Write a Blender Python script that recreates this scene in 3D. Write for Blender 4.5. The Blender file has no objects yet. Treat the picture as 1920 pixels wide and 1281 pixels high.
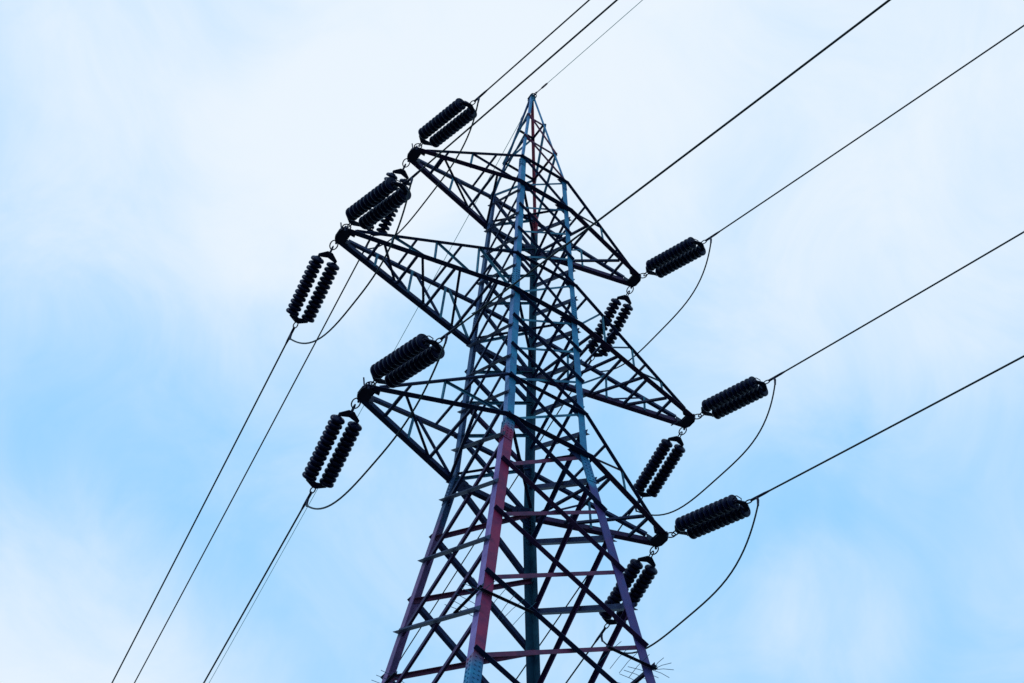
import bpy, bmesh, math, random
from mathutils import Vector, Matrix
random.seed(7)
S = bpy.context.scene
COL = S.collection
ZO = 22.0                      # height of the lower cross-arm chords above the ground

# ------------------------------------------------------------------ camera
cd = bpy.data.cameras.new("camera"); cam = bpy.data.objects.new("camera", cd); COL.objects.link(cam)
S.camera = cam
yaw, pitch, roll = 0.54635447, 0.89879726, 0.04557246
fw = Vector((math.sin(yaw)*math.cos(pitch), math.cos(yaw)*math.cos(pitch), math.sin(pitch)))
rt = Vector((math.cos(yaw), -math.sin(yaw), 0)); up = rt.cross(fw)
r2 = math.cos(roll)*rt + math.sin(roll)*up; u2 = -math.sin(roll)*rt + math.cos(roll)*up
M = Matrix((r2, u2, -fw)).transposed().to_4x4(); M.translation = Vector((-10.38139, -16.55916, -20.34739+ZO))
cam.matrix_world = M
cd.sensor_width = 36; cd.lens = 36*2514.81/1920; cd.clip_start = .1; cd.clip_end = 4000

# ------------------------------------------------------------------ sky
SUN_EL, SUN_AZ = math.radians(38), math.radians(250)     # azimuth clockwise from +Y
W = bpy.data.worlds.new("World"); S.world = W; W.use_nodes = True
nt = W.node_tree; nt.nodes.clear()
def N(t, **k):
    n = nt.nodes.new(t)
    for a, v in k.items(): setattr(n, a, v)
    return n
def lk(a, b): nt.links.new(a, b)
def math_(op, a, b=None, c=None, clamp=False):
    n = N("ShaderNodeMath", operation=op, use_clamp=clamp)
    for i, v in enumerate((a, b, c)):
        if v is None: continue
        if isinstance(v, (int, float)): n.inputs[i].default_value = v
        else: lk(v, n.inputs[i])
    return n.outputs[0]
out = N("ShaderNodeOutputWorld"); bg = N("ShaderNodeBackground"); lk(bg.outputs[0], out.inputs[0])
bg.inputs[1].default_value = 0.1
sky = N("ShaderNodeTexSky", sky_type='NISHITA'); sky.sun_disc = False
sky.sun_elevation = SUN_EL; sky.sun_rotation = SUN_AZ; sky.air_density = 1.0; sky.dust_density = .6; sky.ozone_density = 2.2
tc = N("ShaderNodeTexCoord")
def noise(scale, detail, rough, off, dist=0.0):
    mp = N("ShaderNodeMapping"); lk(tc.outputs["Generated"], mp.inputs[0]); mp.inputs["Location"].default_value = off
    n = N("ShaderNodeTexNoise"); lk(mp.outputs[0], n.inputs["Vector"])
    n.inputs["Scale"].default_value = scale; n.inputs["Detail"].default_value = detail
    n.inputs["Roughness"].default_value = rough; n.inputs["Distortion"].default_value = dist
    return n.outputs["Fac"]
n1 = noise(3.2, 5, .52, (.3, .1, .7), .5); n2 = noise(8.0, 8, .62, (2.1, .4, 1.3), .9)
def bank(d, inner, outer, amp):                       # a bank of cloud (or a clear patch) round a direction
    v = N("ShaderNodeVectorMath", operation='DOT_PRODUCT'); lk(tc.outputs["Generated"], v.inputs[0])
    v.inputs[1].default_value = Vector(d).normalized()
    m = N("ShaderNodeMapRange", interpolation_type='SMOOTHSTEP'); lk(v.outputs["Value"], m.inputs[0])
    m.inputs[1].default_value = math.cos(math.radians(outer)); m.inputs[2].default_value = math.cos(math.radians(inner))
    m.inputs[3].default_value = 0; m.inputs[4].default_value = amp
    return m.outputs[0]
cov = math_('ADD', math_('MULTIPLY', math_('SUBTRACT', n1, .5), .8), math_('MULTIPLY', math_('SUBTRACT', n2, .5), .75))
cov = math_('ADD', cov, .19)
BANKS = [((.07, .507, .859), 2, 15, .60), ((.40, .277, .874), 2, 19, .64), ((.5225, .234, .82), 0, 11, .18), ((.22, .39, .89), 0, 12, .35),
         ((.135, .84, .53), 0, 12, .70), ((.585, .507, .633), 0, 4.6, .36), ((.15, .515, .8436), 0, 7, .28),
         ((.1363, .7036, .6974), 0, 10, -.12), ((.4523, .517, .7267), 0, 9, -.14), ((.611, .4223, .6695), 0, 8, -.05)]
for b in BANKS: cov = math_('ADD', cov, bank(*b))
ramp = N("ShaderNodeMapRange", interpolation_type='SMOOTHSTEP'); lk(cov, ramp.inputs[0])
ramp.inputs[1].default_value = -.15; ramp.inputs[2].default_value = 1.15; ramp.inputs[3].default_value = 0; ramp.inputs[4].default_value = 1
fac = ramp.outputs[0]
thin = N("ShaderNodeMix", data_type='RGBA')            # thin high veil over all of the blue
thin.inputs[0].default_value = .88
lk(sky.outputs[0], thin.inputs[6]); thin.inputs[7].default_value = (3.55, 7.25, 11.2, 1)
cl = N("ShaderNodeMix", data_type='RGBA'); lk(fac, cl.inputs[0]); lk(thin.outputs[2], cl.inputs[6])
cl.inputs[7].default_value = (8.3, 9.15, 10.0, 1)
lk(cl.outputs[2], bg.inputs[0])

# ------------------------------------------------------------------ sun (thin overcast) and exposure
sd = bpy.data.lights.new("sun", 'SUN'); sun = bpy.data.objects.new("sun", sd); COL.objects.link(sun)
sd.energy = .8; sd.angle = math.radians(12); sd.color = (1, .96, .9)
to_sun = Vector((math.sin(SUN_AZ)*math.cos(SUN_EL), math.cos(SUN_AZ)*math.cos(SUN_EL), math.sin(SUN_EL)))
sun.rotation_euler = to_sun.to_track_quat('Z', 'Y').to_euler(); sun.location = to_sun*80
vs = S.view_settings; vs.view_transform = 'Standard'; vs.look = 'None'; vs.exposure = 0; vs.gamma = 1

# ------------------------------------------------------------------ materials
def mat(name, c1, c2, scale=6.0, rough=.55, metal=0.0, bump=.15, bands=None, spec=.16):
    m = bpy.data.materials.new(name); m.use_nodes = True; t = m.node_tree; b = t.nodes["Principled BSDF"]
    tcn = t.nodes.new("ShaderNodeTexCoord"); nz = t.nodes.new("ShaderNodeTexNoise"); t.links.new(tcn.outputs["Object"], nz.inputs["Vector"])
    nz.inputs["Scale"].default_value = scale; nz.inputs["Detail"].default_value = 6; nz.inputs["Roughness"].default_value = .65
    mr = t.nodes.new("ShaderNodeMapRange"); t.links.new(nz.outputs["Fac"], mr.inputs[0]); mr.inputs[1].default_value = .33; mr.inputs[2].default_value = .67
    mx = t.nodes.new("ShaderNodeMix"); mx.data_type = 'RGBA'; t.links.new(mr.outputs[0], mx.inputs[0])
    mx.inputs[6].default_value = (*c1, 1); mx.inputs[7].default_value = (*c2, 1); col = mx.outputs[2]
    if bands:                                          # painted bands up the leg: (z0, z1, colour, colour)
        sx = t.nodes.new("ShaderNodeSeparateXYZ"); t.links.new(tcn.outputs["Object"], sx.inputs[0])
        nb = t.nodes.new("ShaderNodeTexNoise"); t.links.new(tcn.outputs["Object"], nb.inputs["Vector"]); nb.inputs["Scale"].default_value = 3.5; nb.inputs["Detail"].default_value = 6
        for z0, z1, d1, d2 in bands:
            m2 = t.nodes.new("ShaderNodeMix"); m2.data_type = 'RGBA'; t.links.new(mr.outputs[0], m2.inputs[0])
            m2.inputs[6].default_value = (*d1, 1); m2.inputs[7].default_value = (*d2, 1)
            ad = t.nodes.new("ShaderNodeMath"); ad.operation = 'MULTIPLY_ADD'; t.links.new(nb.outputs["Fac"], ad.inputs[0]); ad.inputs[1].default_value = 1.1; t.links.new(sx.outputs[2], ad.inputs[2])
            g = t.nodes.new("ShaderNodeMapRange"); t.links.new(ad.outputs[0], g.inputs[0]); g.inputs[1].default_value = z0+ZO+.33; g.inputs[2].default_value = z0+ZO+.77
            l = t.nodes.new("ShaderNodeMapRange"); t.links.new(ad.outputs[0], l.inputs[0]); l.inputs[1].default_value = z1+ZO+.77; l.inputs[2].default_value = z1+ZO+.33
            f = t.nodes.new("ShaderNodeMath"); f.operation = 'MULTIPLY'; t.links.new(g.outputs[0], f.inputs[0]); t.links.new(l.outputs[0], f.inputs[1])
            m3 = t.nodes.new("ShaderNodeMix"); m3.data_type = 'RGBA'; t.links.new(f.outputs[0], m3.inputs[0]); t.links.new(col, m3.inputs[6]); t.links.new(m2.outputs[2], m3.inputs[7]); col = m3.outputs[2]
    t.links.new(col, b.inputs["Base Color"]); b.inputs["Roughness"].default_value = rough; b.inputs["Metallic"].default_value = metal
    b.inputs["Specular IOR Level"].default_value = spec
    bp = t.nodes.new("ShaderNodeBump"); bp.inputs["Strength"].default_value = bump; bp.inputs["Distance"].default_value = .01
    n2_ = t.nodes.new("ShaderNodeTexNoise"); t.links.new(tcn.outputs["Object"], n2_.inputs["Vector"]); n2_.inputs["Scale"].default_value = scale*7
    t.links.new(n2_.outputs["Fac"], bp.inputs["Height"]); t.links.new(bp.outputs[0], b.inputs["Normal"])
    return m
RED1, RED2 = (.28, .028, .085), (.14, .022, .085)
PUR1, PUR2 = (.085, .045, .17), (.035, .05, .19)
BLU1, BLU2 = (.03, .25, .42), (.035, .13, .29)
M_steel = mat("weathered_steel", (.014, .036, .105), (.011, .013, .060), 3, bump=.1)
M_teal = mat("galvanised_steel", (.035, .20, .28), (.018, .08, .16), 4, bump=.1)
M_red = mat("faded_red_paint", (.17, .035, .085), (.06, .024, .07), 5)
M_plum = mat("stained_plum_steel", (.060, .024, .085), (.020, .015, .070), 5)
M_legF = mat("front_leg_paint", BLU1, BLU2, 4, bands=[(-7.1, -.35, RED1, RED2)])
M_legF2 = mat("front_leg_lit_side_paint", (.16, .25, .50), (.06, .17, .36), 4, bands=[(-7.1, -.35, (.22, .16, .42), (.15, .09, .28))])  # lit flange of the front leg: the whiter side light put into the colour
M_legR = mat("right_leg_paint", BLU1, BLU2, 4, bands=[(-30, -.9, PUR1, PUR2)])
M_legL = mat("left_leg_paint", (.035, .10, .23), (.018, .05, .14), 4, bands=[(-30, -1.3, (.18, .085, .22), (.08, .05, .15))])
M_legB = mat("back_leg_paint", (.014, .085, .145), (.008, .04, .085), 4, bands=[(10.2, 20, (.26, .04, .07), (.14, .03, .06))])
M_dark = mat("dark_fitting_iron", (.018, .024, .062), (.008, .010, .034), 9, rough=.5)
M_ins = mat("dark_glazed_porcelain", (.005, .010, .048), (.004, .005, .026), 5, rough=.28, bump=.0, spec=.12)
M_wire = mat("aluminium_strand", (.025, .045, .055), (.015, .028, .036), 20, rough=.5)
M_gwire = mat("pale_steel_strand", (.16, .58, .54), (.10, .42, .42), 20, rough=.5)
M_conc = mat("footing_concrete", (.30, .29, .27), (.22, .21, .20), 5, rough=.9)
M_grass = mat("dry_grass_ground", (.050, .058, .045), (.075, .072, .062), .8, rough=.95)

# ------------------------------------------------------------------ helpers
def obj(name, bm, m, parent=None, smooth=False):
    me = bpy.data.meshes.new(name)
    bmesh.ops.recalc_face_normals(bm, faces=bm.faces)
    bm.to_mesh(me); bm.free(); me.materials.append(m)
    if smooth:
        for p in me.polygons: p.use_smooth = True
    o = bpy.data.objects.new(name, me); COL.objects.link(o)
    if parent:
        o.parent = parent
    return o
def empty(name, loc=(0, 0, 0)):
    o = bpy.data.objects.new(name, None); o.location = loc; o.empty_display_size = .3; COL.objects.link(o); return o
def tag(o, label, cat, group=None):
    o["label"] = label; o["category"] = cat
    if group: o["group"] = group
def V(*a): return Vector(a)
def prism(bm, ring0, ring1):
    a = [bm.verts.new(p) for p in ring0]; b = [bm.verts.new(p) for p in ring1]; n = len(a)
    for i in range(n): bm.faces.new((a[i], a[(i+1) % n], b[(i+1) % n], b[i]))
    bm.faces.new(a[::-1]); bm.faces.new(b)
def angle_bar(bm, p0, p1, n, s, t=.009, e=None, s2=None):
    """L-section from p0 (heel) to p1; one flange in the plane of normal n along e, the other along n"""
    ax = (p1-p0).normalized(); n = (n-ax*n.dot(ax)).normalized()
    ee = ax.cross(n)
    if e is not None and ee.dot(e) < 0: ee = -ee
    s2 = s2 or s
    prof = [(0, 0), (s, 0), (s, t), (t, t), (t, s2), (0, s2)]
    prism(bm, [p0+ee*a+n*b for a, b in prof], [p1+ee*a+n*b for a, b in prof])
def tube(bm, pts, r, k=8, cap=True):
    pts = [Vector(p) for p in pts]; rings = []
    for i, p in enumerate(pts):
        d = (pts[min(i+1, len(pts)-1)]-pts[max(i-1, 0)]).normalized()
        a = d.cross(V(0, 0, 1) if abs(d.z) < .9 else V(1, 0, 0)).normalized(); b = d.cross(a)
        rr = r[i] if isinstance(r, (list, tuple)) else r
        rings.append([bm.verts.new(p+(a*math.cos(2*math.pi*j/k)+b*math.sin(2*math.pi*j/k))*rr) for j in range(k)])
    for r0, r1 in zip(rings, rings[1:]):
        for j in range(k): bm.faces.new((r0[j], r0[(j+1) % k], r1[(j+1) % k], r1[j]))
    if cap: bm.faces.new(rings[0][::-1]); bm.faces.new(rings[-1])
def plate(bm, pts, n, t):
    n = n.normalized()*t/2
    prism(bm, [Vector(p)-n for p in pts], [Vector(p)+n for p in pts])
def bolt(bm, p, n, r=.016, h=.014):
    n = n.normalized(); a = n.orthogonal().normalized(); b = n.cross(a)
    ring = [p+(a*math.cos(math.pi*j/3)+b*math.sin(math.pi*j/3))*r for j in range(6)]
    prism(bm, ring, [q+n*h for q in ring])

# ------------------------------------------------------------------ ground
bm = bmesh.new(); bmesh.ops.create_grid(bm, x_segments=40, y_segments=40, size=1500)
for v in bm.verts:
    d = math.hypot(v.co.x, v.co.y); v.co.z = -.004 + (math.sin(v.co.x*.011)*math.cos(v.co.y*.013)*4 if d > 200 else 0)
g = obj("ground", bm, M_grass); g["kind"] = "structure"

# ------------------------------------------------------------------ tower frame
Z3L, Z3U, Z2L, Z2U, Z1L, Z1U, ZB, ZA, ZAP = 0, 1.336, 4.562, 6.093, 9.52, 10.912, 12.543, 14.326, 16.10
W1X, W1Y, WTOP, R0 = .72085, .75042, .055, 1.0748
SLX, SLY = .13634, .12826
def hw(z):
    if z < 0: return 1-z*SLX, R0-z*SLY
    if z < Z1U: return 1+(W1X-1)*z/Z1U, R0+(W1Y-R0)*z/Z1U
    f = (z-Z1U)/(16.178-Z1U); return W1X+(WTOP-W1X)*f, W1Y+(WTOP-W1Y)*f
SG = dict(F=(-1, -1), R=(1, -1), L=(-1, 1), B=(1, 1))
def lp(k, z):
    a, b = hw(z); return V(SG[k][0]*a, SG[k][1]*b, z+ZO)
tower = empty("transmission_tower")
tag(tower, "tall tapering steel lattice tower with faded red and blue legs and six cross arms", "pylon")
FACES = [('F', 'R', V(0, -1, 0)), ('F', 'L', V(-1, 0, 0)), ('L', 'B', V(0, 1, 0)), ('R', 'B', V(1, 0, 0))]
SEGS = [(-21.75, 0, .20, .016), (0, Z2L, .165, .014), (Z2L, Z1U, .14, .012), (Z1U, 16.13, .068, .008)]
def legsize(z):
    for a, b, s, t in SEGS:
        if z < b: return s, t
    return .068, .008
LEGM = dict(F=M_legF, R=M_legR, L=M_legL, B=M_legB)
LEGLAB = dict(F="leg faded red below the bottom arms and pale blue above", R="leg with purplish red paint on its lower half and teal blue above",
              L="leg with faded pink paint on its lower half", B="dark teal leg on the far side, red at the peak")
for k in 'FRLB':
    bm = bmesh.new(); sx, sy = SG[k]
    for a, b, s, t in SEGS:
        p0, p1 = lp(k, a), lp(k, b)
        angle_bar(bm, p0, p1, V(0, -sy, 0), s, t, V(-sx, 0, 0))
    leg = obj("leg", bm, LEGM[k], tower)
    if k == 'F':                                         # flange facing -x gets a paler lilac, its brighter light painted in
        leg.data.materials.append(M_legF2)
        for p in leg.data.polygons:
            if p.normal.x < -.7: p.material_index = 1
    leg["label"] = LEGLAB[k]
    # splice angles with bolts where two lengths of leg meet
    for z in (-7.35, -.45, 5.15, 10.75):
        s, t = legsize(z); bm = bmesh.new(); hl = .34 if z < 9 else .22
        o_ = V(sx, sy, 0)*.011
        angle_bar(bm, lp(k, z-hl)+o_, lp(k, z+hl)+o_, V(0, -sy, 0), s*.94, .010, V(-sx, 0, 0))
        for i in range(7 if z < 9 else 4):
            zz = z-hl+.06+i*(2*hl-.12)/(6 if z < 9 else 3); p = lp(k, zz)+o_
            for q in (.3, .72):
                bolt(bm, p+V(-sx*s*q, 0, 0), V(0, sy, 0)); bolt(bm, p+V(0, -sy*s*q, 0), V(sx, 0, 0))
                bolt(bm, p+V(-sx*s*q, -sy*.036, 0), V(0, -sy, 0), .014, .03); bolt(bm, p+V(-sx*.036, -sy*s*q, 0), V(-sx, 0, 0), .014, .03)
        obj("splice_angle", bm, LEGM[k], leg)
    if k == 'R':                                         # climbing bolts up one flange
        for i in range(15):
            z = -2.3+i*.8; p = lp(k, z); s, t = legsize(z); bm = bmesh.new()
            d = V(1, 0, 0); q = p+V(0, s*.5, 0)
            tube(bm, [q-d*.03, q+d*.07], .011, 6); tube(bm, [q+d*.06, q+d*.08], .02, 6)
            obj("step_bolt", bm, LEGM[k], leg)

# face bracing: X panels; outer diagonals bolted outside the leg flanges, inner ones inside
P_FR = [Z1U, Z1L, 8.38, 7.24, Z2U, Z2L, 3.5, 2.42, Z3U, Z3L, -1.62, -3.23, -5.03, -6.95, -9.1, -11.6, -14.5, -17.8, -21.3]
P_FL = [10.35, 9.12, 7.98, 6.8, 5.58, 4.32, 3.15, 2.0, .76, -.72, -2.36, -4.1, -6.0, -8.1, -10.5, -13.2, -16.4, -20.2]
def face_point(k, z, other, inset):
    p = lp(k, z); d = (lp(other, z)-p).normalized(); return p+d*inset
braces = 0
def brace(a, za, b, zb, nrm, outer, s, m):
    global braces
    sa, ta = legsize(za); sb_, tb = legsize(zb)
    if outer:
        p0 = face_point(a, za, b, sa*.25); p1 = face_point(b, zb, a, sb_*.25)
        off = nrm*.003; n = nrm; e = V(0, 0, 1); ext = .07
    else:
        p0 = face_point(a, za, b, sa*.45); p1 = face_point(b, zb, a, sb_*.45)
        off = -nrm*(max(ta, tb)+.003); n = -nrm; e = V(0, 0, -1); ext = .04
    ax = (p1-p0).normalized(); bm = bmesh.new()
    angle_bar(bm, p0+off-ax*ext, p1+off+ax*ext, n, s, .008, e)
    braces += 1
    return obj("brace", bm, m, tower)
def pick(z, kind):
    r = random.random()
    if z < -.5: return M_red if (kind == 'flat' and r < .8) or r < .25 else M_steel
    if z > Z1U: return M_red if r < .7 else M_steel
    return M_teal if kind == 'flat' or r < .2 else M_steel
for a, b, nrm in FACES:
    par = (nrm.y != 0)
    P = P_FR if par else P_FL
    for z0, z1 in zip(P, P[1:]):
        if z0 < -10 and not par and False: continue
        lo = z1 < -.5; so, si = (.105, .085) if lo else ((.085, .06) if z1 < Z2L else (.075, .055))
        if par: # a -> b going down is the heavy outer one, b -> a the light inner one
            brace(a, z0, b, z1, nrm, True, so, M_steel if random.random() < .8 else M_plum); brace(b, z0, a, z1, nrm, False, si, pick(z1, 'flat'))
        else:
            brace(b, z0, a, z1, nrm, True, so, M_steel); brace(a, z0, b, z1, nrm, False, si, M_plum if z1 < -2 else M_steel)
    # straight chords across the body at the arm levels
    if par:
        for z in (Z3L, Z2L, Z1L):
            bm = bmesh.new(); i = nrm*.004
            angle_bar(bm, face_point(a, z-.05, b, -.05)+i, face_point(b, z-.05, a, -.05)+i, nrm, .125, .010, V(0, 0, 1)); obj("chord_tie", bm, M_steel, tower)
        for z in (Z3U, Z2U, Z1U):
            bm = bmesh.new(); i = nrm*.004
            angle_bar(bm, face_point(a, z-.04, b, -.04)+i, face_point(b, z-.04, a, -.04)+i, nrm, .09, .009, V(0, 0, 1)); obj("chord_tie", bm, M_steel, tower)
    # peak: rings at two levels and one diagonal per panel
    for z in (ZB, ZA):
        brace(a, z, b, z, nrm, False, .055, M_red if par and nrm.y < 0 or z == ZB and nrm.x > 0 else M_steel)
order = {'F': 'R', 'R': 'B', 'B': 'L', 'L': 'F'}
NR = {'FR': V(0, -1, 0), 'RB': V(1, 0, 0), 'BL': V(0, 1, 0), 'LF': V(-1, 0, 0)}
for a, b in order.items():
    for z0, z1 in ((ZA, ZB), (ZB, Z1U)):
        if a == 'F' or a == 'R': brace(a, z0, b, z1, NR[a+b], True, .055, M_red if a == 'F' else M_teal)
        else: brace(b if a == 'L' else a, z0, a if a == 'L' else b, z1, NR[a+b], True, .05, M_teal)
# plan bracing inside the body at the arm levels
for z in (Z3L, Z2L, Z1L):
    for a, b in (('L', 'R'), ('F', 'B')):
        bm = bmesh.new(); p0, p1 = lp(a, z+.06), lp(b, z+.06); d = (p1-p0).normalized(); dz = V(0, 0, .03 if a == 'F' else 0)
        angle_bar(bm, p0+d*.14+dz, p1-d*.14+dz, V(0, 0, 1), .07, .008); obj("plan_brace", bm, M_steel, tower)
# gusset plates at the arm joints, on the two faces the chords run along
for k in 'FRLB':
    sx, sy = SG[k]
    for z, h, w in ((Z3L, .52, .52), (Z2L, .46, .48), (Z1L, .40, .42), (Z3U, .34, .34), (Z2U, .32, .32), (Z1U, .28, .28)):
        bm = bmesh.new()
        for s_ in (1,):
            off = V(0, -sy*.024, 0)
            pts = [lp(k, z+h*.35)+V(-sx*.03, 0, 0), lp(k, z+h*.12)+V(-sx*w*.75, 0, 0), lp(k, z-h*.15)+V(-sx*w, 0, 0), lp(k, z-h*.65)+V(-sx*.28*w, 0, 0), lp(k, z-h*.7)+V(-sx*.03, 0, 0)]
            plate(bm, [p+off for p in pts], V(0, 1, 0), .010)
            for p in pts[1:4]:
                q = p.lerp(lp(k, z), .35)+off+V(0, sy*.0, 0); bolt(bm, q+V(0, -sy*.005, 0), V(0, -sy, 0)); 
        obj("gusset_plate", bm, M_steel if k != 'F' or z != Z3L else M_red, tower)

# concrete footings
for k in 'FRLB':
    c = lp(k, -21.9); bm = bmesh.new(); z0 = -.3
    ring = lambda r, z: [V(c.x+r*math.cos(math.pi*(2*j+1)/8), c.y+r*math.sin(math.pi*(2*j+1)/8), z) for j in range(8)]
    prism(bm, ring(.62, z0), ring(.45, .35)); obj("footing", bm, M_conc, tower)

# ------------------------------------------------------------------ cross arms
TIPX = dict(T1=3.562, T2=4.943, T3=3.742); LEV = dict(T1=(Z1L, Z1U, -.073), T2=(Z2L, Z2U, .016), T3=(Z3L, Z3U, -.047))
SHAPE = dict(T1=([.24, .74], [.51]), T3=([.24, .74], [.52]), T2=([.2, .42, .64, .86], [.27, .52, .77]))
TIPS = {}
ARMLAB = {('T1', -1): "top cross arm on the near side", ('T1', 1): "top cross arm on the far side", ('T2', -1): "longest arm, at mid height, on the near side",
          ('T2', 1): "longest arm, at mid height, on the far side", ('T3', -1): "lowest arm on the near side", ('T3', 1): "lowest arm on the far side"}
for T in ('T1', 'T2', 'T3'):
    zl, zu, dz = LEV[T]
    for sx in (-1, 1):
        k0, k1 = ('F', 'L') if sx < 0 else ('R', 'B')
        tipc = V(sx*TIPX[T], 0, zl+dz+ZO); TIPS[T+('L' if sx < 0 else 'R')] = tipc
        ty = .13
        lowc, upc = {}, {}
        cm = M_plum if sx > 0 or T == 'T1' else M_steel
        # tip bracket: the part's own mesh
        bm = bmesh.new()
        for y in (-ty, ty):
            plate(bm, [tipc+V(-sx*.32, y, .13), tipc+V(-sx*.12, y, .10), tipc+V(sx*.06, y, .03), tipc+V(sx*.06, y, -.05), tipc+V(-sx*.30, y, -.05)], V(0, 1, 0), .014)
            for q in ((-.25, .06), (-.12, .05), (-.2, -.03), (-.04, .03), (.03, -.02), (-.05, -.03)):
                bolt(bm, tipc+V(sx*q[0], y+math.copysign(.008, y), q[1]), V(0, y, 0), .02, .03)
        for zz in (.015, -.045):
            plate(bm, [tipc+V(-sx*.20, -.13, zz), tipc+V(-sx*.05, -.22, zz), tipc+V(sx*.01, -.22, zz), tipc+V(sx*.075, -.10, zz), tipc+V(sx*.075, .10, zz), tipc+V(sx*.01, .22, zz), tipc+V(-sx*.05, .22, zz), tipc+V(-sx*.20, .13, zz)], V(0, 0, 1), .016)
        plate(bm, [tipc+V(sx*.045, -.11, -.06), tipc+V(sx*.045, .11, -.06), tipc+V(sx*.045, .11, .05), tipc+V(sx*.045, -.11, .05)], V(1, 0, 0), .014)
        for y in (-.2, .2):
            tube(bm, [tipc+V(-sx*.02, y, -.12), tipc+V(-sx*.02, y, .07)], .026, 8)
        arm = obj("cross_arm", bm, M_dark, tower); arm["label"] = ARMLAB[(T, sx)]
        for k, y in ((k0, -1), (k1, 1)):
            L0 = lp(k, zl)+V(sx*.012, 0, -.03); U0 = lp(k, zu)+V(sx*.012, 0, -.02)
            Lt = tipc+V(-sx*.02, y*(ty-.02), -.02); Ut = tipc+V(-sx*.30, y*(ty+.02), .13)
            bm = bmesh.new(); angle_bar(bm, L0, Lt, V(0, y, 0), .125, .011, V(0, 0, 1)); obj("lower_chord", bm, cm, arm)
            bm = bmesh.new(); angle_bar(bm, U0, Ut, V(0, y, 0), .085, .009, V(0, 0, 1)); obj("upper_chord", bm, M_steel, arm)
            lowc[y] = (Lt, L0); upc[y] = (Ut, U0)
        lo = lambda y, s: lowc[y][0].lerp(lowc[y][1], s)
        hi = lambda y, s: upc[y][0].lerp(upc[y][1], s)
        def strut(p0, p1, n, s, m=M_steel, name="strut"):
            bm = bmesh.new(); angle_bar(bm, p0, p1, n, s, .007); obj(name, bm, m, arm)
        nb, ns = SHAPE[T]
        dn = V(0, 0, 1)
        for i, s in enumerate(nb):                      # bottom plane: cross struts and diagonals
            strut(lo(-1, s)+V(0, 0, .012), lo(1, s)+V(0, 0, .012), dn, .06)
            s1 = nb[i+1] if i+1 < len(nb) else 1.0
            strut(lo(-1, s+.03)+V(0, 0, .02), lo(1, s1-.02)+V(0, 0, .02), dn, .06)
        for i, s in enumerate(ns):                      # the two sides: posts and diagonals
            s1 = ns[i+1] if i+1 < len(ns) else 1.0
            for y in (-1, 1):
                su = (s-.07)/.93
                bm_off = V(0, -y*.012, 0)
                strut(lo(y, s)+V(0, 0, .03)+bm_off, hi(y, su)+V(0, 0, .05)+bm_off, V(0, y, 0), .065, M_teal, "post")
                strut(hi(y, su+.015)+bm_off*1.2+V(0, 0, .02), lo(y, s1-.025)+bm_off*1.2+V(0, 0, .08), V(0, y, 0), .05, M_teal if random.random() < .4 else M_steel)
        for s in ((.22, .72) if len(ns) == 1 else (.36, .64, .9)):   # top plane struts
            strut(hi(-1, s)+V(0, 0, .03), hi(1, s)+V(0, 0, .03), dn, .05)
        bm = bmesh.new()                                # short bird spike on the tip
        if not (T != 'T2' and sx > 0):
            tube(bm, [tipc+V(-sx*.0, .06*sx, .0), tipc+V(sx*.06, .05*sx, .34)] if sx < 0 else [tipc+V(-.25, .1, -.05), tipc+V(-.42, .22, -.2)], .016, 6)
            obj("spike", bm, M_dark, arm)
        else: bm.free()

# anti-climbing guards round each leg: bars with cross spikes
for k in 'FRLB':
    sx, sy = SG[k]; c = lp(k, -5.55); bm = bmesh.new()
    angle_bar(bm, c+V(sx*.06, sy*.02, 0), c+V(-sx*.98, sy*.02, 0), V(0, 0, 1), .07, .008, V(0, sy, 0))
    angle_bar(bm, c+V(sx*.02, sy*.06, .075), c+V(sx*.02, -sy*.80, .075), V(0, 0, 1), .06, .008, V(sx, 0, 0))
    gd = obj("climbing_guard", bm, M_dark, tower)
    spikes = []
    for i in range(4):
        d = .28+.2*i; j = random.uniform(-.05, .05)
        spikes.append((c+V(-sx*d, sy*.3, .01), c+V(-sx*(d+j), -sy*.08, .02), c+V(-sx*(d+j*2), -sy*.38, -.02)))
    for i in range(4):
        d = .2+.17*i; j = random.uniform(-.04, .04)
        spikes.append((c+V(sx*.30, -sy*d, .085), c+V(-sx*.08, -sy*(d+j), .09), c+V(-sx*.36, -sy*(d+j*2), .04)))
    for q in (0, 35, 65, 95):
        a = math.radians(q); dv = V(sx*math.cos(a), sy*math.sin(a), 0)
        spikes.append((c+dv*.02, c+dv*.2+V(0, 0, .02), c+dv*.38))
    for p in spikes:
        bm = bmesh.new(); tube(bm, p, .0055, 5); obj("spike", bm, M_teal, gd)

# peak cap
bm = bmesh.new(); top = V(0, 0, 16.1+ZO)
plate(bm, [top+V(-.10, -.10, .03), top+V(.10, -.10, .03), top+V(.10, .10, .03), top+V(-.10, .10, .03)], V(0, 0, 1), .016)
for y in (-.06, .06):
    plate(bm, [top+V(-.09, y*1.5, -.28), top+V(.09, y*1.5, -.28), top+V(.06, y, .16), top+V(-.06, y, .16)], V(0, 1, 0), .012)
    for zz in (-.2, -.08, .1):
        for xx in (-.04, .04): bolt(bm, top+V(xx, y*1.4, zz), V(0, y, 0), .018, .03)
obj("peak_cap", bm, M_teal, tower)

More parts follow.
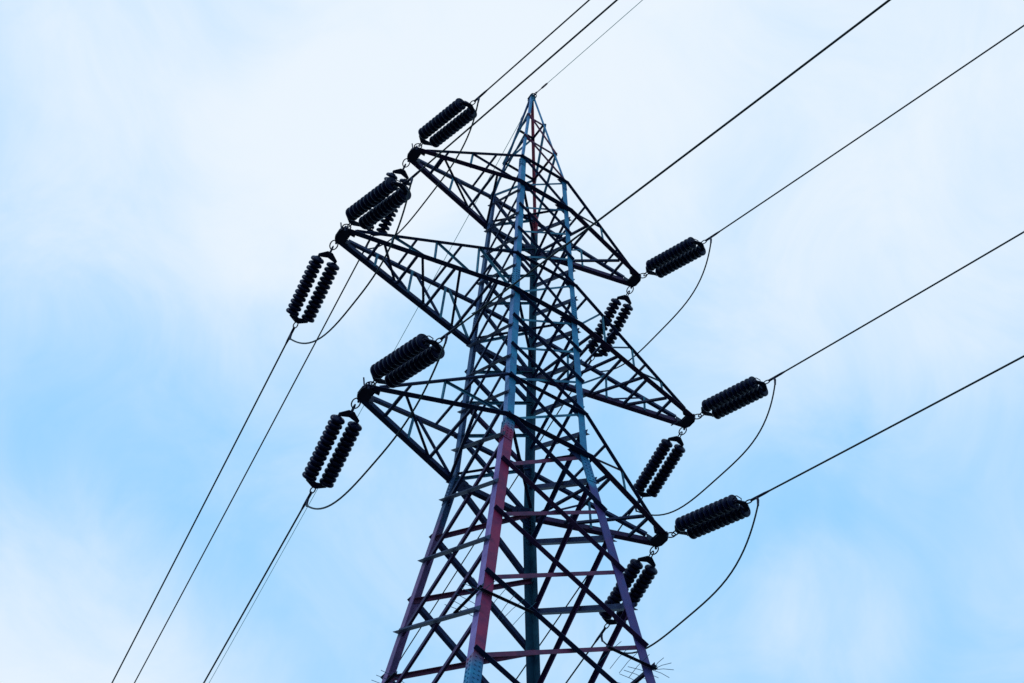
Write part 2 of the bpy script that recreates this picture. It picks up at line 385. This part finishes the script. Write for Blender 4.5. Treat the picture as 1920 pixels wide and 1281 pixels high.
# ------------------------------------------------------------------ insulators, conductors and jumpers
LINE = {'T1L': (9.156, -.1613, 8.842, -.2013), 'T2L': (4.208, -.1649, 4.186, -.2346), 'T3L': (-.329, -.1438, -.538, -.1845),
        'T1R': (9.094, -.1706, 9.031, -.2061), 'T2R': (4.35, -.1557, 4.382, -.213), 'T3R': (-.295, -.1482, -.332, -.2004), 'G': (16.204, -.1267, 15.981, -.2371)}
HN, HF = V(.1571, -.9876, 0), V(.0845, .9964, 0); SPAN = 250.
TIPS['G'] = V(0, 0, 16.178+ZO)
def wire_at(k, side, t):
    z0, s0 = (LINE[k][0], LINE[k][1]) if side < 0 else (LINE[k][2], LINE[k][3])
    h = HN if side < 0 else HF
    p = TIPS[k]+V(0, side*(0.0 if k == 'G' else .16), 0)+h*t; p.z = z0+ZO+s0*t-s0/SPAN*t*t
    return p
def frame(p0, p1):
    d = (p1-p0).normalized(); a = (V(1, 0, 0)-d*d.x).normalized(); n = d.cross(a); return d, a, n
# one insulator disc, along +Z from its cap (tower side) to its bell (line side)
def disc_mesh():
    prof = [(.0, .0), (.048, .0), (.066, .008), (.074, .022), (.100, .030), (.132, .044), (.152, .064), (.160, .088), (.159, .110), (.150, .128), (.138, .126),
            (.130, .110), (.122, .130), (.108, .130), (.100, .110), (.090, .130), (.076, .128), (.068, .108), (.050, .104), (.042, .122), (.042, .15), (.0, .15)]
    bm = bmesh.new(); K = 20; rows = []
    for r, z in prof:
        rows.append([bm.verts.new((0, 0, z))] if r == 0 else [bm.verts.new((r*math.cos(2*math.pi*j/K), r*math.sin(2*math.pi*j/K), z)) for j in range(K)])
    for a, b in zip(rows, rows[1:]):
        for j in range(K):
            q = (j+1) % K
            if len(a) == 1: bm.faces.new((a[0], b[j], b[q]))
            elif len(b) == 1: bm.faces.new((a[j], b[0], a[q]))
            else: bm.faces.new((a[j], b[j], b[q], a[q]))
    bmesh.ops.recalc_face_normals(bm, faces=bm.faces)
    me = bpy.data.meshes.new("insulator_disc"); bm.to_mesh(me); bm.free(); me.materials.append(M_ins)
    for p in me.polygons: p.use_smooth = True
    return me
DISC = disc_mesh(); ND = 12
def chain(bm, p0, p1, side):
    """two crossed shackle loops between p0 and p1"""
    L = (p1-p0).length; d = (p1-p0).normalized(); mid = (p0+p1)/2; n = d.cross(side)
    for c, w, u in ((p0+d*L*.30, .085, side), (p0+d*L*.72, .06, n)):
        pts = []
        for j in range(17):
            a = 2*math.pi*j/16; pts.append(c+d*math.cos(a)*L*.33+u*math.sin(a)*w)
        tube(bm, pts, .015, 6, cap=False)
def insulator_set(k, side, label):
    apex_t = 2.2 if side < 0 else (1.97 if k[2] == 'L' else 2.1)
    A = TIPS[k]+V(0, side*.21, -.05)
    E = wire_at(k, side, apex_t)
    d, a, n = frame(A, E); L = (E-A).length
    root = empty("insulator_set", A)
    tag(root, label, "insulator", "double strings of dark insulators at the arm tips")
    inv = -A
    O = lambda s, x=0, y=0: d*s+a*x+n*y                  # local to root
    half = .180 if side < 0 else .190; s0, s1 = .30, .42
    e0 = L-.11                                           # base of far yoke
    bm = bmesh.new(); chain(bm, O(-.02), O(s0+.03), a); obj("shackle", bm, M_dark, root)
    bm = bmesh.new()
    plate(bm, [O(s0-.03, -.06), O(s0-.03, .06), O(s1-.02, half+.035), O(s1+.035, half+.035), O(s1+.03, half-.045), O(s1-.01, 0), O(s1+.03, -half+.05), O(s1+.035, -half-.035), O(s1-.02, -half-.035)], n, .026)
    for x in (-half, 0, half): bolt(bm, O((s1 if x else s0)+.01, x, .012), n, .028, .03); bolt(bm, O((s1 if x else s0)+.01, x, -.012), -n, .028, .03)
    obj("yoke_plate", bm, M_dark, root)
    bm = bmesh.new()
    plate(bm, [O(e0+.13, -.04), O(e0+.13, .04), O(e0+.03, half+.035), O(e0-.035, half+.035), O(e0-.03, half-.045), O(e0+.0, 0), O(e0-.03, -half+.05), O(e0-.035, -half-.035), O(e0+.03, -half-.035)], n, .026)
    for x in (-half, 0, half): bolt(bm, O(e0+(0 if x else .08), x, .012), n, .026, .03); bolt(bm, O(e0+(0 if x else .08), x, -.012), -n, .026, .03)
    obj("yoke_plate", bm, M_dark, root)
    c0, c1 = s1+.045, e0-.03; pitch = (c1-c0)/ND
    rot = Matrix((a, n, d)).transposed().to_4x4()
    for x in (-half, half):
        bm = bmesh.new(); tube(bm, [O(s1-.01, x), O(c0+.02, x)], .020, 8); tube(bm, [O(c0, x), O(c1+.02, x)], .015, 8); tube(bm, [O(c1-.02, x), O(e0+.01, x)], .02, 8)
        st = obj("insulator_string", bm, M_dark, root)
        for i in range(ND):
            o = bpy.data.objects.new("insulator_disc", DISC); COL.objects.link(o); o.parent = st
            m = rot.copy(); m.translation = O(c0+i*pitch, x)
            o.matrix_local = m @ Matrix.Diagonal((1, 1, pitch/.14, 1))
    # arcing horn: a hooked rod rising from the line-side yoke
    bm = bmesh.new(); u = V(0, 0, 1)
    tube(bm, [O(e0+.02, -half*.2), O(e0+.04, -half*.2)+u*.14, O(e0-.02, -half*.5)+u*.21, O(e0-.12, -half*.9)+u*.20, O(e0-.17, -half*1.1)+u*.165], .011, 6); obj("arcing_horn", bm, M_dark, root)
    # dead-end clamp on the conductor with the jumper lug
    w0, w1, w2 = wire_at(k, side, apex_t+.02)-A, wire_at(k, side, apex_t+.14)-A, wire_at(k, side, apex_t+.62)-A
    bm = bmesh.new(); ax = (w2-w1).normalized()
    pts = [(w0+w1)/2+ax*math.cos(2*math.pi*j/14)*.085+a*math.sin(2*math.pi*j/14)*.045 for j in range(15)]
    tube(bm, pts, .014, 6, cap=False); tube(bm, [w1, w1+ax*.10, w2-ax*.12, w2], [.03, .030, .028, .02], 10)
    lug = wire_at(k, side, apex_t+.30)-A
    tube(bm, [lug, lug+V(0, side*.015, -.10), lug+V(0, -side*.01, -.24)], [.028, .027, .022], 8)
    obj("dead_end_clamp", bm, M_dark, root)
    return A+lug+V(0, -side*.01, -.22)
def sagwire(name, k, side, r, m, t0, t1, label, cat, group):
    bm = bmesh.new(); n = 60; o0 = wire_at(k, side, t0)
    tube(bm, [wire_at(k, side, t0+(t1-t0)*(i/n)**1.6)-o0 for i in range(n+1)], r, 8)
    o = obj(name, bm, m, None, True); o.location = o0; tag(o, label, cat, group); return o
WHERE = dict(T1L="top near-side arm", T2L="longest near-side arm", T3L="lowest near-side arm", T1R="top far-side arm", T2R="longest far-side arm", T3R="lowest far-side arm")
PLACE = dict(T1L="the upper left arm", T2L="the long middle left arm", T3L="the lowest left arm", T1R="the upper right arm", T2R="the long middle right arm", T3R="the lowest right arm")
JUMP = dict(T1L=(.6, 3.5, .3), T2L=(1.2, 3, .3), T3L=(1.0, 3, .1), T1R=(.85, 3.6, .3), T2R=(.85, 3.6, .3), T3R=(1.15, 3.6, .1))
for k in ('T1L', 'T2L', 'T3L', 'T1R', 'T2R', 'T3R'):
    ends = {}
    for side in (-1, 1):
        way = "rising to the right" if side < 0 else "hanging down left"
        ends[side] = insulator_set(k, side, f"double insulator string {way} from the tip of {PLACE[k]}")
        way2 = "running to the upper right" if side < 0 else "running down to the lower left"
        sagwire("conductor_wire", k, side, .019, M_wire, (2.2 if side < 0 else (1.97 if k[2] == 'L' else 2.1))+.5, 110, f"dark power conductor {way2} from {PLACE[k]}", "power line", "conductors strung from the arms")
    A, B = ends[-1], ends[1]; Sg, pw, dx = JUMP[k]; bm = bmesh.new(); pts = []
    for i in range(41):
        s = .5-.5*math.cos(math.pi*i/40); sh = 1-abs(2*s-1)**pw
        pts.append(A.lerp(B, s)+V(dx, 0, -Sg)*sh-A)
    tube(bm, pts, .019, 8)
    o = obj("jumper_cable", bm, M_wire, None, True); o.location = A
    tag(o, f"loose jumper cable looping under the tip of {PLACE[k]}", "cable", "jumper loops under the arm tips")
for side in (-1, 1):
    sagwire("ground_wire", 'G', side, .0095, M_gwire, .62 if side < 0 else .3, 110, "thin pale earth wire rising from the tower peak to the upper right" if side < 0 else "thin pale earth wire falling behind the tower from its peak to the lower left", "power line", "earth wires at the peak")
    A = V(0, side*.02, 16.2+ZO); root = empty("wire_clamp", A)
    tag(root, "small shackle and clamp holding the earth wire above the tower peak" if side < 0 else "small shackle and clamp on the far side of the tower peak", "clamp")
    w0, w1 = wire_at('G', side, .22)-A, wire_at('G', side, .66)-A; ax = (w1-w0).normalized()
    bm = bmesh.new(); chain(bm, V(0, 0, -.03), w0, V(1, 0, 0)); obj("shackle", bm, M_dark, root)
    bm = bmesh.new(); tube(bm, [w0-ax*.02, w0+ax*.2, w0+ax*.24, w1-ax*.02, w1+ax*.04], [.014, .016, .03, .03, .012], 8); obj("clamp_body", bm, M_dark, root)
